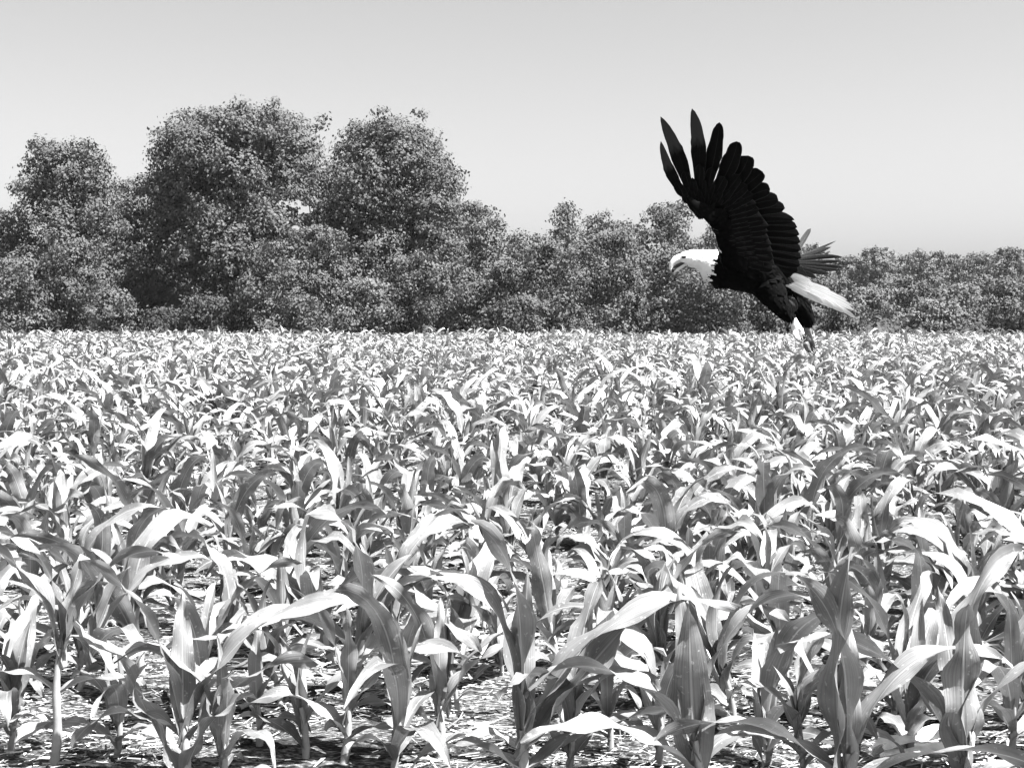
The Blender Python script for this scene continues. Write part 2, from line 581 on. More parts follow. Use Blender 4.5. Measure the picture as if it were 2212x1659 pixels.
for i, (px, D, top, hw) in enumerate(front):
    build_tree('bush', 'bushy growth before the distant wood, %s bush beyond the eagle tail' % ordinal(i + 1), 'bush',
               px, D, top, hw, M_LEAF[2 if i % 2 else 1], 0.9, 0.03, 'bushes before the distant wood', 0.0, 0.4, leaf=0.18, seed=120 + i)


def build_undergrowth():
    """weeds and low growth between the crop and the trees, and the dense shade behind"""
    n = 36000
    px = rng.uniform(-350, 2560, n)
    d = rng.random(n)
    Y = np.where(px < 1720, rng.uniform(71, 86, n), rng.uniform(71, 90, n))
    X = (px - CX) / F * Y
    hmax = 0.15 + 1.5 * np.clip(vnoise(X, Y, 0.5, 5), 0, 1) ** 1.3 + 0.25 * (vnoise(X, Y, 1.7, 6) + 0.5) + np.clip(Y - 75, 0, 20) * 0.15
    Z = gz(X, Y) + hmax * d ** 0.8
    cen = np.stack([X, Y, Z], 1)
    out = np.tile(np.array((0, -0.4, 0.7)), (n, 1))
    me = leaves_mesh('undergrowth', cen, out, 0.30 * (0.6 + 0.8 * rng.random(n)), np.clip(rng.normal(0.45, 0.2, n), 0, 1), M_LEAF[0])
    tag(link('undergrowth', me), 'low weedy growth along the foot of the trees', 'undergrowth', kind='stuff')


build_undergrowth()


# ------------------------------------------------------------------ corn
def leaf_grid(L, W, e0, droop, p, ns, na, twist=0.0, wave=0.1, phase=0.0, curl=0.0, k=2.5, fold0=0.9, fold1=0.15, tipc=2.4):
    t = np.linspace(0, 1, ns + 1)
    fine = np.linspace(0, 1, 121)
    ang = e0 - droop * fine ** p
    ds = L / 120
    cx = np.concatenate([[0], np.cumsum(np.cos(ang[:-1]) * ds)])
    cz = np.concatenate([[0], np.cumsum(np.sin(ang[:-1]) * ds)])
    X = np.interp(t, fine, cx); Z = np.interp(t, fine, cz)
    A = e0 - droop * t ** p
    Yl = curl * L * t ** 2
    T = np.stack([np.cos(A), 2 * curl * t, np.sin(A)], 1)
    T /= np.linalg.norm(T, axis=1, keepdims=True)
    S0 = np.tile(np.array((0.0, 1.0, 0.0)), (ns + 1, 1))
    S0 -= T * (S0 * T).sum(1, keepdims=True)
    S0 /= np.linalg.norm(S0, axis=1, keepdims=True)
    N0 = np.cross(T, S0)
    N0 *= np.sign((N0 * np.stack([-np.sin(A), 0 * A, np.cos(A)], 1)).sum(1, keepdims=True) + 1e-9)
    tw = (twist * t ** 1.3)[:, None]
    S = S0 * np.cos(tw) + N0 * np.sin(tw)
    N = N0 * np.cos(tw) - S0 * np.sin(tw)
    wd = 0.5 * W * np.minimum(1, 0.42 + 1.9 * t) * np.clip(1 - t ** tipc, 0, 1) ** 0.85 + 0.0012
    fold = fold1 + (fold0 - fold1) * np.exp(-t * 5.0)
    us = np.linspace(-1, 1, na + 1)
    v = np.empty((ns + 1, na + 1, 3)); uv = np.empty((ns + 1, na + 1, 2))
    c = np.stack([X, Yl, Z], 1)
    for j, u in enumerate(us):
        ph = phase + (1.9 if u > 0 else 0)
        wv = wave * W * abs(u) ** 1.5 * np.sin(2 * math.pi * k * t + ph) * np.minimum(1, t * 4)
        jag = 1 + (0.05 * np.sin(37 * t + 5 * phase + 3 * u) * np.sin(91 * t + phase) if abs(u) == 1 and ns > 10 else 0)
        v[:, j] = c + S * (u * wd * jag * np.cos(fold))[:, None] + N * (abs(u) * wd * np.sin(fold) + wv)[:, None]
        uv[:, j, 0] = 0.5 + 0.5 * u; uv[:, j, 1] = t
    i = (np.arange(ns)[:, None] * (na + 1) + np.arange(na)[None]).ravel()
    f = np.stack([i, i + 1, i + na + 2, i + na + 1], 1)
    return v.reshape(-1, 3), f, uv.reshape(-1, 2)


def rnd(a, b):
    return float(rng.uniform(a, b))


LIB = {0: [], 1: [], 2: [], 3: []}
for k in range(14):
    LIB[0].append(dict(L=rnd(.22, .32), W=rnd(.045, .060), e0=R(rnd(35, 65)), droop=R(rnd(60, 125)), p=rnd(.9, 1.5), twist=rnd(-1.5, 1.5), wave=rnd(.10, .24), phase=rnd(0, 6), curl=rnd(-.2, .2), k=rnd(1.5, 3)))
    LIB[1].append(dict(L=rnd(.38, .50), W=rnd(.058, .080), e0=R(rnd(52, 72)), droop=R(rnd(85, 150)), p=rnd(1.1, 2.0), twist=rnd(-1.5, 1.5), wave=rnd(.10, .24), phase=rnd(0, 6), curl=rnd(-.22, .22), k=rnd(2, 3.5)))
    LIB[2].append(dict(L=rnd(.42, .54), W=rnd(.062, .090), e0=R(rnd(66, 85)), droop=R(rnd(85, 160)), p=rnd(1.4, 2.8), twist=rnd(-1.7, 1.7), wave=rnd(.08, .2), phase=rnd(0, 6), curl=rnd(-.2, .2), k=rnd(2, 3.5)))
    LIB[3].append(dict(L=rnd(.24, .36), W=rnd(.046, .066), e0=R(rnd(78, 89)), droop=R(rnd(5, 60)), p=rnd(1.5, 3.0), twist=rnd(-.6, .6), wave=rnd(.03, .1), phase=rnd(0, 6), curl=rnd(-.1, .1), k=2, fold0=1.15, fold1=.45))


def plant_spec(r):
    """leaves as (type, library index, height, azimuth, scale)"""
    a0 = r.uniform(0, 2 * math.pi)
    out = []
    side = 0
    for typ, h in ((0, .03), (0, .05), (1, .07), (1, .09), (2, .11), (2, .125), (2, .14), (3, .14), (3, .15)):
        if r.random() < (0.25 if typ == 0 else 0.07 if typ == 2 else 0.0) and h != .14:
            side += 1
            continue
        if h == .14 and typ == 2 and r.random() < 0.45: continue
        out.append((typ, int(r.integers(14)), h + r.uniform(-.01, .01), a0 + math.pi * side + r.normal(0, 0.55), r.uniform(.82, 1.16)))
        side += 1
    return out


# positions, row by row
plants = []
prng = np.random.default_rng(5)
row = 0
while True:
    v0 = ROW0 + (row * 0.52 if row <= 7 else 7 * 0.52 + (row - 7) * ROW_SP)
    if v0 > 92: break
    halfx = v0 * 0.37 * 1.14 + 1.2
    x = -halfx + prng.uniform(0, .2)
    sp = 0.19
    while x < halfx:
        xx = x + prng.normal(0, .035)
        yy = v0 + ROW_TILT * xx + prng.normal(0, .07)
        if prng.random() > 0.08 and yy < field_end(xx):
            plants.append((xx, yy, row))
        x += sp
    row += 1
P = np.array(plants)

# the plants that stand in the front row where the photograph shows them (picture x, picture y of the foot, scale, lean, leaves)
# leaf: L, W, e0, droop, p, azimuth, height, twist, curl
HERO = [
    (112, 1672, 1.0, [(.30, .050, 40, 95, 1.0, 178, .20, .3, 0), (.27, .045, 45, 120, 1.2, 8, .20, -.4, .05), (.46, .070, 74, 118, 2.0, 172, .27, .5, .0),
                      (.44, .072, 78, 125, 2.4, 15, .28, -.5, .1), (.34, .055, 84, 70, 2.5, 200, .29, .2, 0), (.26, .045, 87, 20, 2, 60, .29, 0, 0), (.16, .03, 40, 110, 1.2, 200, .12, .4, 0)]),
    (398, 1720, 1.08, [(.36, .092, 62, 12, 1.5, 165, .02, .9, -.1), (.58, .080, 72, 100, 1.4, 6, .16, .5, -.05), (.36, .070, 58, 70, 1.6, 20, .14, -.5, -.25),
                       (.46, .070, 80, 60, 2.2, 190, .18, .3, .0), (.30, .060, 84, 15, 2.0, 100, .19, 0, 0), (.30, .05, 45, 110, 1.2, 170, .17, .3, 0), (.26, .055, 66, 50, 1.5, 330, .06, .4, .1)]),
    (560, 1640, .80, [(.34, .055, 70, 110, 1.5, 185, .12, .3, .1), (.38, .06, 74, 120, 1.8, 12, .14, -.4, 0), (.3, .05, 85, 30, 2, 80, .16, 0, 0), (.22, .042, 50, 110, 1.2, 340, .07, .4, 0)]),
    (742, 1668, .92, [(.40, .066, 80, 60, 2.4, 160, .16, .9, .1), (.42, .066, 72, 115, 1.8, 5, .15, .4, .0), (.32, .055, 55, 100, 1.3, 182, .10, -.4, 0),
                      (.30, .05, 86, 20, 2, 250, .18, 0, 0), (.28, .048, 48, 95, 1.1, 350, .08, .3, .1)]),
    (950, 1655, .95, [(.44, .072, 84, 70, 2.6, 175, .16, 1.0, 0), (.42, .068, 70, 130, 1.7, 10, .14, -.3, .1), (.34, .056, 54, 110, 1.2, 190, .11, .4, 0), (.3, .05, 87, 15, 2, 80, .18, 0, 0), (.26, .045, 40, 90, 1, 355, .06, .3, 0)]),
    (1122, 1735, 1.12, [(.50, .082, 88, 65, 4.0, 185, .16, .5, .05), (.58, .078, 68, 92, 1.7, 2, .16, .4, .0), (.46, .100, 58, 18, 1.6, 8, .12, .35, .0), (.44, .070, 84, 95, 3.0, 172, .17, -.4, .1),
                        (.46, .074, 42, 58, 1.2, 6, .07, -.5, .05), (.26, .072, 50, 105, 1.2, 185, .08, .5, 0), (.34, .05, 87, 8, 2, 90, .18, 0, 0)]),
    (1318, 1625, .75, [(.36, .06, 76, 110, 1.8, 190, .12, .3, 0), (.38, .06, 74, 120, 1.9, 0, .13, -.4, 0), (.3, .05, 86, 25, 2, 70, .16, 0, 0), (.24, .045, 50, 110, 1.2, 170, .07, .4, 0)]),
    (1512, 1760, 1.08, [(.38, .098, 86, 18, 2.5, 262, .08, .0, .04), (.50, .070, 78, 120, 2.2, 10, .16, -.4, .0), (.46, .070, 70, 120, 1.6, 175, .15, .4, 0), (.40, .066, 50, 75, 1.3, 188, .11, -.4, .0),
                        (.34, .055, 87, 12, 2, 90, .18, 0, 0)]),
    (1822, 1770, 1.08, [(.50, .092, 100, 22, 1.5, 355, .10, .8, .0), (.46, .085, 88, 70, 3, 170, .14, .7, 0), (.44, .080, 52, 88, 1.2, 176, .10, .5, .05), (.42, .075, 45, 70, 1.2, 352, .09, -.5, -.1),
                        (.46, .070, 74, 110, 1.8, 8, .16, .3, 0), (.3, .05, 86, 15, 2, 90, .18, 0, 0)]),
    (2092, 1760, 1.10, [(.52, .096, 84, 85, 3.2, 15, .10, .5, .05), (.50, .084, 72, 96, 1.8, 178, .13, .5, .0), (.40, .090, 80, 20, 2, 275, .08, .1, 0), (.44, .070, 66, 120, 1.6, 4, .15, -.4, 0),
                        (.34, .055, 87, 12, 2, 90, .17, 0, 0), (.30, .055, 40, 80, 1.1, 5, .05, .4, 0)]),
]
GAP = [(250, 1650, .78), (660, 1660, .82), (846, 1690, .85), (1228, 1700, .80), (1420, 1668, .82), (1660, 1655, .86), (1735, 1715, .74), (1960, 1668, .86), (2185, 1650, .95), (20, 1640, .85), (480, 1715, .70)]
for (px, py, sc) in GAP:
    HERO.append((px, py, sc, None))
hero_pos = []
for (px, py, sc, lv) in HERO:
    # intersect with the soil (about z = 0)
    u, v = (px - CX) / F, (CY - py) / F
    d = np.array((u, math.cos(PITCH) + v * math.sin(PITCH), -math.sin(PITCH) + v * math.cos(PITCH)))
    hero_pos.append(CAM + d * (-(CAM[2]) / d[2]))
hp = np.array(hero_pos)
# clear the front row where the photographed plants stand
r0 = P[:, 2] == 0
inframe_x = np.abs(P[:, 0]) < 1.42
P = P[~(r0 & inframe_x)]
keep = np.ones(len(P), bool)
for q in hp:
    keep &= (np.hypot(P[:, 0] - q[0], P[:, 1] - q[1]) > 0.11)
P = P[keep]

Pz = gz(P[:, 0], P[:, 1])
fx, fy = project(np.stack([P[:, 0], P[:, 1], Pz], 1))
infr = (fx > -25) & (fx < 2237)
dist = np.hypot(P[:, 0], P[:, 1])
order = np.argsort(np.where(infr, dist, 1e9))
N_NEAR = 300 - len(HERO)
near_idx = order[:N_NEAR]
is_near = np.zeros(len(P), bool); is_near[near_idx] = True

NEAR_MESH = {}
for typ in LIB:
    for k, prm in enumerate(LIB[typ]):
        v, f, uv = leaf_grid(ns=14, na=4, **prm)
        NEAR_MESH[(typ, k)] = mesh_np('corn_leaf', v, f, M_CORN, uv)


def stalk_mesh(h, r0, r=np.random.default_rng(3)):
    zs = np.linspace(-0.03, h, 10)
    path = np.stack([0.006 * np.sin(zs * 18), 0.006 * np.cos(zs * 15), zs], 1)
    rad = [r0 * (1.0 - 0.45 * (i / 9)) * (1 + 0.10 * math.sin(i * 2.4)) for i in range(10)]
    v, f = tube(path, rad, 9)
    return mesh_np('corn_stalk', v, f, M_STALK)


STALKS = [stalk_mesh(.165, rr) for rr in (.011, .0125, .014)]


def add_plant(x, y, z, spec, scale, rotz, tilt, label, stalk):
    root = empty('corn_plant', (x, y, z))
    root.rotation_euler = (tilt[0], tilt[1], rotz)
    root.scale = (scale,) * 3
    tag(root, label, 'corn plant', 'young corn plants of the field')
    s = bpy.data.objects.new('stalk', stalk); COL.objects.link(s); s.parent = root
    for (me, h, a, sc) in spec:
        o = bpy.data.objects.new('leaf', me); COL.objects.link(o); o.parent = root
        o.location = (0, 0, h); o.rotation_euler = (0, 0, a); o.scale = (sc,) * 3
    return root


hero_label = [
    'corn plant with a thick bare pale stalk at the outer end of the front row',
    'corn plant with one broad pale leaf slanting down to the soil, front row',
    'small slim corn plant just behind the front row, beside the broad pale leaf',
    'front row corn plant with narrow dark upright leaf, fourth from the tall tree side',
    'front row corn plant with dark twisted upright leaf beside the big fan shaped plant',
    'big fan shaped corn plant with wide fluted leaves in the middle of the front row',
    'small corn plant just behind the front row, next to the big fan shaped plant',
    'front row corn plant with one broad dark upright blade facing the viewer',
    'front row corn plant with wide pale leaves leaning apart, below the eagle',
    'front row corn plant with a broad dark leaf bending over, beside the pale husk',
    'medium corn plant between the bare pale stalk and the broad slanting leaf',
    'medium corn plant between the small slim plant and the narrow dark upright leaf',
    'medium corn plant just before the dark twisted leaf next to the fan shaped plant',
    'low corn plant tucked against the eagle side of the big fan shaped plant',
    'medium corn plant between the big fan and the broad dark upright blade',
    'medium corn plant behind the broad dark upright blade, toward the eagle side',
    'short corn plant in front, just before the wide pale leaves leaning apart',
    'medium corn plant behind the pale husk, between two large front plants',
    'corn plant past the broad bending dark leaf, at the eagle side end',
    'corn plant at the tall tree side edge, beyond the bare pale stalk',
    'shortest corn plant in front, beside the broad pale slanting leaf',
]
for i, ((px, py, sc, lv), q) in enumerate(zip(HERO, hp)):
    if lv is None:
        spec = [(NEAR_MESH[(t, li)], h, a, s_) for (t, li, h, a, s_) in plant_spec(prng)]
        add_plant(q[0], q[1], float(gz(q[0], q[1])), spec, sc * 1.05, 0, (rnd(-.1, .1), rnd(-.14, .14)), hero_label[i], STALKS[i % 3])
        continue
    spec = []
    for (L, W, e0, dr, p, a, h, tw, cu) in lv:
        v, f, uv = leaf_grid(L * 1.06, W * 1.06, R(e0), R(dr), p, 24, 6, tw * rnd(1.0, 1.9), rnd(.12, .24), rnd(0, 6), cu, rnd(2, 3.2))
        hs = 1.0 if i == 0 else 0.72
        spec.append((mesh_np('corn_leaf', v, f, M_CORN, uv), h * hs, R(a), 1.0))
    hmax = max(l[6] for l in lv) * hs
    add_plant(q[0], q[1], float(gz(q[0], q[1])) - 0.005, spec, sc, 0, (rnd(-.08, .08), rnd(-.12, .12)), hero_label[i], stalk_mesh(hmax + .03, .0145))

# ordinary near plants, labelled by row and place in the row
rows_near = {}
for i in near_idx:
    rows_near.setdefault(int(P[i, 2]), []).append(i)
for rw, ids in rows_near.items():
    ids.sort(key=lambda i: P[i, 0])
    for k, i in enumerate(ids):
        spec = [(NEAR_MESH[(t, li)], h, a, s) for (t, li, h, a, s) in plant_spec(prng)]
        if rw == 0:
            lab = 'end corn plant of the front row, %s of its kind from the tall tree side' % ordinal(k + 1)
        else:
            lab = 'young corn plant, %s in the %s row from the front, tall tree side first' % (ordinal(k + 1), ordinal(rw + 1))
        add_plant(P[i, 0], P[i, 1], float(Pz[i]), spec, float(prng.uniform(.66, 1.10)), 0, (prng.normal(0, .13), prng.normal(0, .15)), lab, STALKS[int(prng.integers(3))])


def corn_mass():
    """the rest of the crop, past the three hundred plants that show largest: one object"""
    rest = np.where(~is_near)[0]
    inst = {}
    stalks = []
    for i in rest:
        d = dist[i]
        lod = 0 if d < 15 else 1 if d < 28 else 2
        sc = prng.uniform(.74, 1.12) * (1 + 0.30 * float(vnoise(P[i, 0], P[i, 1], 0.22, 4))) * (prng.uniform(1.25, 1.6) if prng.random() < (0.08 if P[i, 1] > 56 else 0.012) else 1)
        tl = prng.normal(0, .15, 2)
        for (t, li, h, a, s) in plant_spec(prng):
            if lod == 2 and t == 0: continue
            inst.setdefault((lod, t, li), []).append((P[i, 0], P[i, 1], Pz[i], h * sc, a, s * sc, tl[0], tl[1]))
        if lod < 2: stalks.append((P[i, 0], P[i, 1], Pz[i], sc))
    VV, FF, UU = [], [], []
    off = 0
    for (lod, t, li), rows in inst.items():
        ns, na = ((7, 2), (5, 2), (5, 1))[lod]
        v, f, uv = leaf_grid(ns=ns, na=na, **LIB[t][li])
        A = np.array(rows)
        n = len(A)
        c, s = np.cos(A[:, 4])[:, None], np.sin(A[:, 4])[:, None]
        x = v[None, :, 0] * A[:, 5:6]; y = v[None, :, 1] * A[:, 5:6]; z = v[None, :, 2] * A[:, 5:6] + A[:, 3:4]
        X = x * c - y * s; Yv = x * s + y * c
        X = X + z * A[:, 6:7]; Yv = Yv + z * A[:, 7:8]
        V = np.stack([X + A[:, 0:1], Yv + A[:, 1:2], z + A[:, 2:3]], 2).reshape(-1, 3)
        k = len(v)
        FF.append((f[None] + (np.arange(n) * k)[:, None, None] + off).reshape(-1, 4))
        VV.append(V); UU.append(np.tile(uv, (n, 1)))
        off += n * k
    sv, sf = tube([(0, 0, -.02), (0, 0, .08), (0, 0, .16)], [.013, .010, .006], 5)
    A = np.array(stalks)
    V = (sv[None] * A[:, None, 3:4] + A[:, None, 0:3]).reshape(-1, 3)
    FF.append((sf[None] + (np.arange(len(A)) * len(sv))[:, None, None] + off).reshape(-1, 4))
    VV.append(V); UU.append(np.tile(np.full((len(sv), 2), 0.5), (len(A), 1)))
    me = mesh_np('corn_crop', np.concatenate(VV), np.concatenate(FF), M_CORN, np.concatenate(UU))
    tag(link('corn_crop', me), 'dense field of young corn reaching back to the trees', 'corn crop', kind='stuff')


corn_mass()


# ------------------------------------------------------------------ straw on the soil
def build_residue():
    n = 130000
    Y = 2.3 + 24 * rng.random(n) ** 1.9
    X = (rng.random(n) * 2 - 1) * (Y * 0.43 + 0.6)
    dens = vnoise(X, Y, 1.4, 9) + 0.5 * vnoise(X, Y, 4.5, 8)
    v_ = (Y - ROW_TILT * X - ROW0) / ROW_SP
    k = dens + rng.normal(0, .12, n) + 0.10 * np.cos(v_ * 2 * math.pi) > -0.22
    X, Y = X[k], Y[k]
    n = len(X)
    a = rng.normal(0, 0.65, n) + np.where(rng.random(n) < .25, rng.uniform(0, 3.1, n), 0) + 0.2
    L = np.clip(rng.lognormal(-3.55, .65, n), .008, .20) * (1 + np.clip((Y - 8) / 14, 0, 1) * .8)
    W = rng.uniform(.002, .007, n) * (1 + np.clip((Y - 8) / 10, 0, 1.5)) * (1 + (rng.random(n) < .06) * 1.5)
    Z = gz(X, Y) + rng.uniform(.001, .022, n)
    tilt = rng.normal(0, .14, n)
    roll = rng.normal(0, .6, n)
    dx, dy = np.cos(a), np.sin(a)
    D = np.stack([dx * np.cos(tilt), dy * np.cos(tilt), np.sin(tilt)], 1)
    S = np.stack([-dy * np.cos(roll), dx * np.cos(roll), np.sin(roll)], 1)
    C = np.stack([X, Y, Z], 1)
    v = np.empty((n, 4, 3))
    for j, t in enumerate((-.5, .5)):
        c = C + D * (t * L)[:, None]
        ww = W * rng.uniform(.4, 1, n)
        v[:, 2 * j] = c - S * (ww / 2)[:, None]
        v[:, 2 * j + 1] = c + S * (ww / 2)[:, None]
    i = np.arange(n)[:, None] * 4
    f = i + np.array([0, 1, 3, 2])
    tone = np.clip(rng.normal(.5, .32, n), 0, 1)
    me = mesh_np('straw', v.reshape(-1, 3), f, M_STRAW, smooth=False, attr=np.repeat(tone, 4))
    tag(link('straw', me), 'pale dry straw and crop residue littering the soil', 'straw', kind='stuff')


build_residue()


def build_clods():
    """crumbly lumps of soil between the rows"""
    n = 2000
    Y = 2.4 + 9 * rng.random(n) ** 1.6
    X = (rng.random(n) * 2 - 1) * (Y * 0.43 + 0.5)
    bm = bmesh.new(); bmesh.ops.create_icosphere(bm, subdivisions=1, radius=1)
    bv = np.array([v.co[:] for v in bm.verts]); bf = np.array([[v.index for v in fc.verts] for fc in bm.faces]); bm.free()
    s = np.clip(rng.lognormal(-4.7, .5, n), .004, .022)
    V = bv[None] * (1 + rng.normal(0, .22, (n, len(bv), 1))) * s[:, None, None] * np.array((1.2, 1, .7)) + np.stack([X, Y, gz(X, Y) + s * .2], 1)[:, None]
    Fc = (bf[None] + (np.arange(n) * len(bv))[:, None, None]).reshape(-1, 3)
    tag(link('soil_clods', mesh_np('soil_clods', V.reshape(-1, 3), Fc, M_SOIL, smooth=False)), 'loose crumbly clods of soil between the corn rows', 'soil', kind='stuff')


build_clods()


def build_husk():
    """torn pale husk lying by the last plant of the front row: overlapping ribbed sheets"""
    q = at(1985, 1632, 3.45)
    root = empty('dry_husk', (q[0], q[1], float(gz(q[0], q[1])) + .012))
    tag(root, 'pale torn dry corn husk lying on the soil beside a broad dark leaf', 'corn husk')
    for k in range(6):
        L, W = rnd(.16, .24), rnd(.028, .05)
        v, f, uv = leaf_grid(L, W * 1.3, R(rnd(12, 26)), R(rnd(18, 40)), 1.0, 10, 4, rnd(-.5, .5), .10, rnd(0, 6), rnd(-.2, .2), 2, .6, .35, 7)
        o = link('husk_leaf', mesh_np('husk_leaf', v, f, M_HUSK, uv), root)
        o.location = (-.11 + rnd(-.01, .02), rnd(-.03, .03), .006 * k); o.rotation_euler = (rnd(-.3, .3), 0, R(12) + rnd(-.22, .22))


build_husk()

# ------------------------------------------------------------------ eagle
ED = 6.3


def E(x, y, dy=0.0):
    """point of the eagle: x, y in the units of the close-up view of it, dy metres behind its body axis"""
    sx = (1550 + x * 650 / 1586) * 2212 / 2534
    sy = (220 + y * 680 / 1659) * 2212 / 2534
    return at(sx, sy, ED + dy)


UNIT = 0.3578 * ED / F
EO = E(760, 1110, 0)
eagle = empty('bald_eagle', EO)
tag(eagle, 'large bird of prey with white head and tail flying low over corn, wing raised', 'bird')


def loft(rings, sides=20):
    """rings: (x, y, dy, vertical radius, sideways radius) in close-up units"""
    C = np.array([E(r[0], r[1], r[2]) for r in rings])
    t = np.gradient(C, axis=0); t /= np.linalg.norm(t, axis=1, keepdims=True)
    v, f = [], []
    for i, r in enumerate(rings):
        side = np.array((0, 1.0, 0)) - t[i] * t[i][1]
        if np.linalg.norm(side) < .2: side = np.array((1.0, 0, 0)) - t[i] * t[i][0]
        side /= np.linalg.norm(side)
        up = np.cross(side, t[i])
        for k in range(sides):
            a = 2 * math.pi * k / sides
            v.append(C[i] + up * math.cos(a) * r[3] * UNIT + side * math.sin(a) * r[4] * UNIT)
    n = len(rings)
    for i in range(n - 1):
        for k in range(sides):
            f.append((i * sides + k, i * sides + (k + 1) % sides, (i + 1) * sides + (k + 1) % sides, (i + 1) * sides + k))
    f.append(tuple(range(sides))); f.append(tuple((n - 1) * sides + k for k in reversed(range(sides))))
    return v, f


def build_body():
    parts = [
        loft([(312, 1030, 0, 14, 10), (325, 1026, 0, 27, 21), (350, 1018, 0, 37, 31), (385, 1024, 0, 46, 38), (430, 1028, 0, 52, 44), (470, 1040, 0, 66, 56),
              (505, 1060, 0, 94, 80), (560, 1082, 0, 116, 108), (640, 1092, 0, 116, 128), (760, 1112, 0, 120, 128), (840, 1146, 0, 112, 112), (910, 1172, 0, 84, 84), (970, 1186, 0, 52, 58), (1010, 1192, 0, 20, 28)]),
        loft([(840, 1180, -.05, 90, 60), (885, 1250, -.06, 74, 55), (930, 1310, -.065, 56, 46), (968, 1362, -.065, 36, 34), (1000, 1392, -.065, 19, 19)], 14),
        loft([(930, 1190, .06, 70, 60), (1005, 1250, .065, 58, 50), (1058, 1320, .065, 54, 46), (1085, 1385, .065, 46, 42), (1092, 1432, .065, 24, 22)], 14),
        loft([(690, 1060, -.07, 100, 60), (645, 980, -.10, 92, 40), (610, 900, -.14, 72, 24), (582, 838, -.19, 64, 17), (536, 778, -.25, 58, 14), (470, 732, -.27, 42, 10), (408, 694, -.295, 26, 8), (362, 650, -.31, 12, 6)], 14),
        loft([(700, 1050, .09, 90, 60), (800, 1030, .22, 60, 26), (900, 1040, .40, 40, 18), (960, 1050, .56, 22, 12)], 14),
    ]
    V, Fc, off = [], [], 0
    for v, f in parts:
        V += [tuple(np.array(p) - EO) for p in v]
        Fc += [tuple(i + off for i in q) for q in f]
        off = len(V)
    me = bpy.data.meshes.new('eagle_raw')
    me.from_pydata(V, [], Fc)
    bm = bmesh.new(); bm.from_mesh(me); bmesh.ops.recalc_face_normals(bm, faces=bm.faces); bm.to_mesh(me); bm.free()
    tmp = bpy.data.objects.new('tmp_body', me); COL.objects.link(tmp)
    md = tmp.modifiers.new('r', 'REMESH'); md.mode = 'VOXEL'; md.voxel_size = 0.0055
    sm = tmp.modifiers.new('s', 'SMOOTH'); sm.iterations = 6; sm.factor = .5
    dg = bpy.context.evaluated_depsgraph_get()
    out = bpy.data.meshes.new_from_object(tmp.evaluated_get(dg))
    bpy.data.objects.remove(tmp)
    out.name = 'eagle_body'
    out.materials.clear(); out.materials.append(M_DARK); out.materials.append(M_WHITE)
    for p in out.polygons:
        p.use_smooth = True
        c = Vector(p.center) + Vector(EO)
        p.material_index = 1 if head_zone(c) else 0
    body = link('body', out, eagle)
    return body, out


def to_close(c):
    px, py = project(np.array(c))
    return (px * 2534 / 2212 - 1550) * 1586 / 650, (py * 2534 / 2212 - 220) * 1659 / 680


def head_zone(c, soft=1.0):
    x, y = to_close(c)
    lim = 545 - max(0, (y - 980)) * 0.36 + soft * 16 * math.sin(y * 0.21) + soft * 9 * noise.noise(Vector(c) * 60)
    return x < lim and y > 940


body, body_me = build_body()


def small_feathers(name, me, test, count, length, width, mat, seed):
    """overlapping contour feathers lying back along the body"""
    r = np.random.default_rng(seed)
    polys = [p for p in me.polygons if test(p)]
    area = np.array([p.area for p in polys]); area /= area.sum()
    pick = r.choice(len(polys), count, p=area)
    v, f, uv = [], [], []
    for k in pick:
        p = polys[k]
        c = np.array(p.center); n = np.array(p.normal)
        x, y = to_close(c + EO)
        if x > 840 and y > 1240: d = np.array((.5, 0, -1.0))
        elif y < 930: d = np.array((.7, .1, .1))
        else: d = np.array((1.0, 0, -.22))
        d = d + r.normal(0, .16, 3)
        d -= n * d.dot(n); d /= np.linalg.norm(d) + 1e-9
        s = np.cross(n, d)
        L = length * r.uniform(.7, 1.25); W = width * r.uniform(.8, 1.2)
        o = len(v)
        b = c + n * .001
        pts = [b, b + d * L * .35 - s * W + n * .003, b + d * L * .35 + s * W + n * .003, b + d * L * .8 - s * W * .7 + n * L * .05, b + d * L * .8 + s * W * .7 + n * L * .05, b + d * L + n * L * .05]
        v += pts
        uv += [(.5, 0), (.15, .35), (.85, .35), (.15, .8), (.85, .8), (.5, 1)]
        f += [(o, o + 1, o + 2), (o + 1, o + 3, o + 4), (o + 1, o + 4, o + 2), (o + 3, o + 5, o + 4)]
    o = link(name, mesh_np(name, v, f, mat, uv), body)
    o['kind'] = 'stuff'
    return o


small_feathers('body_plumage', body_me, lambda p: p.material_index == 0 and to_close(np.array(p.center) + EO)[0] > 500, 2600, .034, .009, M_DARK, 1)
small_feathers('head_plumage', body_me, lambda p: p.material_index == 1 and to_close(np.array(p.center) + EO)[0] > 370, 900, .022, .004, M_WHITE, 2)


def bez(a, m, b, t):
    c = 2 * m - (a + b) / 2
    return (1 - t)[:, None] ** 2 * a + 2 * ((1 - t) * t)[:, None] * c + t[:, None] ** 2 * b


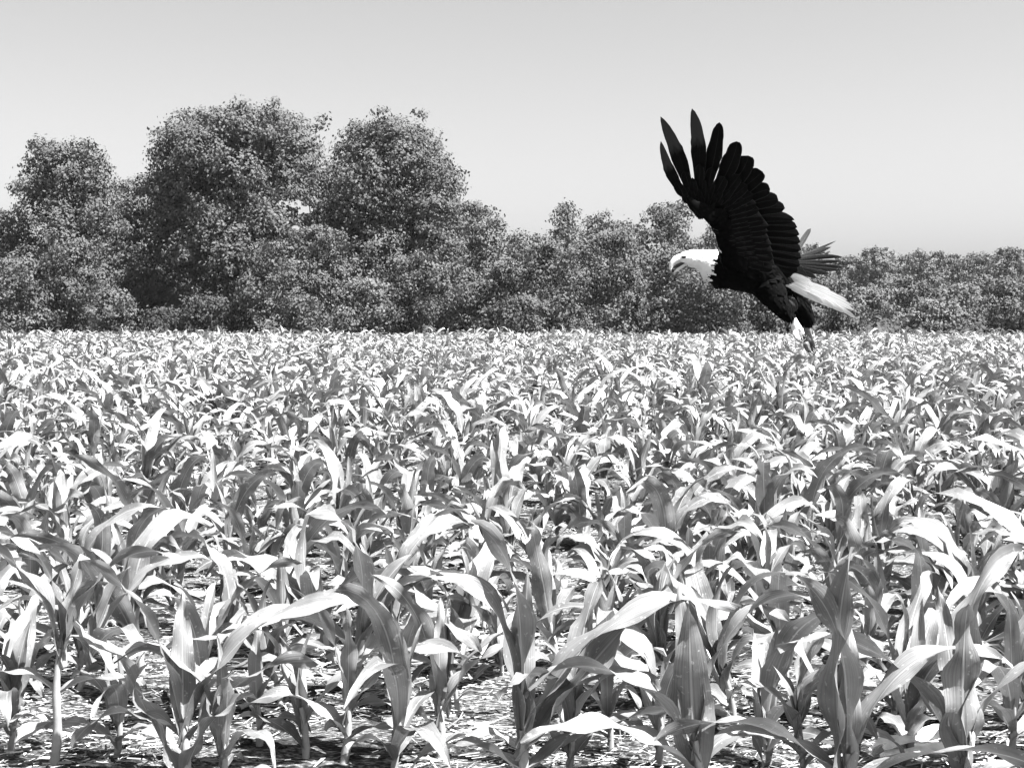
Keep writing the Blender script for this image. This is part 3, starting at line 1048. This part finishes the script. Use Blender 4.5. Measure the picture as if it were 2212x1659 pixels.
def feather(name, base, mid, tip, hw, mat, pointed=.5, roll=0.0, cup=.12, ns=14, wmin=.35, notch=None, parent=None, ragged=0.0):
    """base, mid, tip: world points on the shaft; hw: half width in close-up units"""
    t = np.linspace(0, 1, ns + 1)
    C = bez(np.asarray(base), np.asarray(mid), np.asarray(tip), t)
    T = np.gradient(C, axis=0); T /= np.linalg.norm(T, axis=1, keepdims=True)
    view = np.asarray(base) - CAM; view /= np.linalg.norm(view)
    S = np.cross(T, view); S /= np.linalg.norm(S, axis=1, keepdims=True)
    N = np.cross(S, T)
    S2 = S * math.cos(roll) + N * math.sin(roll)
    N2 = N * math.cos(roll) - S * math.sin(roll)
    prof = np.minimum(1, wmin + 1.6 * t) * np.clip(1 - t ** (2.0 + 9 * (1 - pointed)), 0, 1) ** (.55 + .35 * pointed)
    if notch is not None:          # emarginated: the outer part is narrower
        prof = prof * np.where(t > notch, 1 - .12 * np.clip((t - notch) / .06, 0, 1), 1)
    us = (-1, -.5, 0, .5, 1)
    v = np.empty((ns + 1, 5, 3)); uv = np.empty((ns + 1, 5, 2))
    for j, u in enumerate(us):
        asym = 1.12 if u > 0 else .88
        jit = 1 + ragged * rng.normal(0, 1, ns + 1) * abs(u)
        wdt = hw * UNIT * prof * asym * u * jit
        v[:, j] = C + S2 * wdt[:, None] + N2 * (cup * abs(u) ** 2 * hw * UNIT * prof)[:, None] - EO
        uv[:, j] = np.stack([np.full(ns + 1, .5 + .5 * u), t], 1)
    i = (np.arange(ns)[:, None] * 5 + np.arange(4)[None]).ravel()
    f = np.stack([i, i + 1, i + 6, i + 5], 1)
    me = mesh_np(name, v.reshape(-1, 3), f, mat, uv.reshape(-1, 2))
    return link(name, me, parent or eagle)


def wd(x, y):
    """depth of the raised wing: leans toward the viewer as it rises, cupped forward"""
    h = (1060 - y) / 940
    return -.06 - .42 * max(0, h) ** 1.1 - .07 * max(0, (x - 600) / 450)


def W_(x, y, o=0.0):
    return E(x, y, wd(x, y) + o)


# base, mid, tip, half-width, pointedness
FLIGHT = [
    ((368, 668), (268, 498), (208, 316), 33, .75), ((398, 660), (312, 392), (206, 168), 44, .75), ((436, 660), (440, 352), (396, 120), 45, .72),
    ((474, 672), (538, 380), (562, 203), 46, .6), ((508, 686), (632, 450), (664, 318), 52, .42), ((534, 700), (684, 520), (736, 404), 54, .2),
    ((556, 716), (730, 580), (822, 500), 52, .2), ((576, 732), (764, 640), (868, 606), 46, .25), ((592, 752), (790, 690), (918, 672), 46, .25),
    ((604, 776), (806, 728), (958, 722), 44, .35), ((614, 800), (830, 770), (1016, 792), 38, .7), ((620, 824), (838, 796), (1010, 806), 34, .6),
    ((628, 850), (850, 826), (1032, 836), 42, .35), ((636, 878), (858, 860), (1046, 880), 42, .35), ((644, 906), (866, 898), (1052, 926), 42, .3),
    ((652, 934), (872, 938), (1057, 974), 42, .3), ((662, 962), (878, 980), (1058, 1022), 42, .3), ((674, 990), (884, 1022), (1050, 1066), 42, .3),
    ((690, 1016), (888, 1060), (1036, 1100), 42, .3), ((710, 1040), (890, 1090), (1006, 1118), 42, .3),
]
for i, (b, m, t, hw, pt) in enumerate(FLIGHT):
    o = .0035 * i
    nm = 'primary_feather' if i < 9 else 'secondary_feather'
    feather(nm, W_(*b, o), W_(*m, o), W_(*t, o), hw, M_FPRIM if i < 3 else M_FDARK, pt, roll=.14 if i < 6 else -.08, ns=18, notch=.55 if i < 5 else None, ragged=.02 if i != 3 else .05)


def fl(s):
    s = min(max(s, 0), len(FLIGHT) - 1.001)
    i = int(s); q = s - i
    a, c = FLIGHT[i], FLIGHT[i + 1]
    g = lambda k: np.array(a[k], float) * (1 - q) + np.array(c[k], float) * q
    return g(0), g(1), g(2)


for rowi, (n, b0, t0, hw, dep) in enumerate(((20, .02, .50, 34, -.010), (21, -.06, .32, 30, -.018), (20, -.14, .17, 28, -.026), (20, -.34, .05, 28, -.034))):
    for k in range(n):
        s = (k + .5 * (rowi % 2)) / (n - 1) * (len(FLIGHT) - 1)
        b, m, t = fl(s)
        q = lambda u: (1 - u) ** 2 * b + 2 * (1 - u) * u * (2 * m - (b + t) / 2) + u * u * t if u >= 0 else b + (b - m) * (-u) * 1.2
        u0, u1 = b0, (t0 * (.62 if s < 4.5 else 1)) + rnd(-.03, .03)
        B, Mm, T = q(u0), q((u0 + u1) / 2), q(u1)
        feather('covert_feather', W_(*B, dep), W_(*Mm, dep - .003), W_(*T, dep + .004), hw * (0.85 if s < 4 else 1.15), M_FDARK, .25, roll=.16 if s < 6 else -.10, ns=8, ragged=.015)

# far wing, held out behind the body
FARW = [((1000, 1030), (1060, 930), (1114, 843), 21, .25), ((980, 1040), (1120, 985), (1268, 918), 10, .7), ((975, 1045), (1110, 1000), (1238, 955), 18, .6),
        ((970, 1050), (1130, 1020), (1306, 1016), 17, .5), ((968, 1055), (1130, 1048), (1300, 1042), 15, .5), ((965, 1058), (1130, 1068), (1322, 1078), 17, .5),
        ((962, 1062), (1120, 1086), (1296, 1094), 16, .5), ((960, 1066), (1100, 1100), (1222, 1114), 18, .4), ((955, 1070), (1070, 1112), (1146, 1142), 18, .4),
        ((930, 1060), (1000, 1090), (1090, 1122), 24, .3), ((890, 1050), (980, 1070), (1070, 1090), 26, .3), ((850, 1045), (950, 1060), (1050, 1070), 26, .3)]
for i, (b, m, t, hw, pt) in enumerate(FARW):
    d = .58 - .03 * i
    feather('primary_feather' if i < 9 else 'secondary_feather', E(*b, d), E(*m, d + .05), E(*t, d + .08), hw, M_FFAR, pt, roll=-.35, ns=12, ragged=.04)

# tail, fanned level so the feathers lie at different depths
TAILF = [((975, 1150), (1120, 1188), (1228, 1224), .10), ((972, 1156), (1140, 1206), (1292, 1262), .08), ((970, 1160), (1150, 1218), (1322, 1274), .06),
         ((968, 1164), (1160, 1230), (1358, 1308), .03), ((966, 1168), (1165, 1242), (1366, 1334), .0), ((966, 1172), (1165, 1256), (1386, 1386), -.03),
         ((966, 1178), (1160, 1262), (1372, 1372), -.05), ((968, 1184), (1150, 1264), (1310, 1348), -.07), ((970, 1192), (1130, 1262), (1250, 1322), -.085), ((972, 1198), (1100, 1252), (1180, 1290), -.095)]
for i, (b, m, t, d) in enumerate(TAILF):
    t = tuple(np.array(b) + (np.array(t) - np.array(b)) * 1.04)
    feather('tail_feather', E(*b, d * .25), E(*m, d * .7), E(*t, d), 20, M_FTAIL, .45, roll=-.5, ns=12, ragged=.04)
for i in range(12):
    s = i / 11
    b = np.array((940 + 20 * s, 1118 + 70 * s)); t = np.array((1105 + 20 * math.sin(i * 2.1), 1162 + 92 * s))
    m = (b + t) / 2 + np.array((4, -8))
    dd = .07 - .13 * s
    feather('tail_covert', E(*b, dd * .8), E(*m, dd * .9 - .012), E(*t, dd - .005), 15, M_FTAIL, .4, roll=-.3, ns=8, ragged=.03)
for i in range(5):          # pale feathers added as the sunlit patch of thigh, under the tail
    b = (965 + 9 * i, 1248 + 4 * abs(i - 2)); t = (968 + 14 * i, 1345 + 8 * (i % 2)); m = (964 + 13 * i, 1300)
    feather('lit_thigh_feather', E(*b, .0), E(*m, -.01), E(*t, .0), 17, M_FFAR, .4, roll=.2, ns=6)


def ribbon_solid(name, rings, mat, sides=12, parent=None):
    v, f = loft(rings, sides)
    me = bpy.data.meshes.new(name)
    me.from_pydata([tuple(np.array(p) - EO) for p in v], [], f)
    bm = bmesh.new(); bm.from_mesh(me); bmesh.ops.recalc_face_normals(bm, faces=bm.faces); bm.to_mesh(me); bm.free()
    for p in me.polygons: p.use_smooth = True
    me.materials.append(mat)
    return link(name, me, parent or eagle)


bk = ribbon_solid('upper_beak', [(338, 1022, 0, 26, 18), (318, 1025, 0, 26, 18), (298, 1034, 0, 24, 16), (281, 1049, 0, 19, 13), (271, 1069, 0, 14, 9), (267, 1087, 0, 8, 6), (270, 1104, 0, 1.5, 1.5)], M_BEAK)
ribbon_solid('lower_beak', [(362, 1056, 0, 10, 16), (335, 1074, 0, 10, 13), (310, 1092, 0, 9, 10), (293, 1106, 0, 6, 7), (285, 1113, 0, 1.5, 2)], M_BEAK)
ribbon_solid('tongue', [(360, 1046, 0, 10, 13), (330, 1060, 0, 12, 10), (306, 1072, 0, 9, 7), (290, 1080, 0, 3, 3)], M_CLAW)
for s in (-1, 1):
    bm = bmesh.new(); bmesh.ops.create_uvsphere(bm, u_segments=14, v_segments=10, radius=1)
    me = bpy.data.meshes.new('eye'); bm.to_mesh(me); bm.free()
    for p in me.polygons: p.use_smooth = True
    me.materials.append(M_EYE)
    c = E(346, 1016, s * .0225) - EO
    o = link('eye', me, eagle, c); o.scale = (.0105, .0050, .0068)
    ribbon_solid('brow', [(366, 1010, s * .0235, 2, 3), (352, 1007, s * .0245, 3.2, 4), (336, 1008, s * .0225, 3, 4), (324, 1013, s * .018, 1.5, 2)], M_WHITE, 8)


def foot(sx, sy, tx, ty, d, mat, claw):
    leg = ribbon_solid('leg', [(sx, sy, d, 24, 22), ((sx * 2 + tx) / 3, (sy * 2 + ty) / 3, d, 26, 22), ((sx + 2 * tx) / 3, (sy + 2 * ty) / 3, d, 28, 23), (tx, ty, d, 32, 25), (tx + 4, ty + 16, d, 18, 16)], mat, 12)
    for (ax, ay, bx, by, dz) in ((-16, 30, -2, 62, -.022), (-4, 36, 14, 68, -.006), (12, 32, 26, 58, .012), (26, 6, 34, 38, .0)):
        toe = ribbon_solid('toe', [(tx, ty, d, 15, 14), (tx + ax, ty + ay, d + dz, 15, 14), (tx + (ax + bx) / 2 + 3, ty + (ay + by) / 2 + 6, d + dz, 12, 11), (tx + bx, ty + by, d + dz, 9, 8)], mat, 8, leg)
        ribbon_solid('talon', [(tx + bx, ty + by, d + dz, 6, 5.5), (tx + bx + 11, ty + by + 9, d + dz, 4.2, 4), (tx + bx + 21, ty + by + 7, d + dz, 2.5, 2.5), (tx + bx + 27, ty + by - 1, d + dz, .8, .8)], claw, 7, leg)


foot(1003, 1392, 1030, 1450, -.065, M_FOOT, M_CLAW)
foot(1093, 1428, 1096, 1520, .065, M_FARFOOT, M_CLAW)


# ------------------------------------------------------------------ haze: thin summer air
def build_haze(density):
    bm = bmesh.new()
    bmesh.ops.create_cube(bm, size=1)
    me = bpy.data.meshes.new('haze')
    bm.to_mesh(me); bm.free()
    o = link('haze', me)
    o.scale = (900, 760, 19.0)
    o.location = (0, 290, 7.5)
    m = bpy.data.materials.new('haze')
    m.use_nodes = True
    n = m.node_tree.nodes
    n.clear()
    v = n.new('ShaderNodeVolumePrincipled')
    v.inputs['Color'].default_value = grey(0.92)
    v.inputs['Density'].default_value = density
    v.inputs['Anisotropy'].default_value = 0.2
    out = n.new('ShaderNodeOutputMaterial')
    m.node_tree.links.new(v.outputs[0], out.inputs['Volume'])
    me.materials.append(m)
    tag(o, 'thin pale summer haze over the far trees', 'haze', kind='stuff')


build_haze(0.00010)
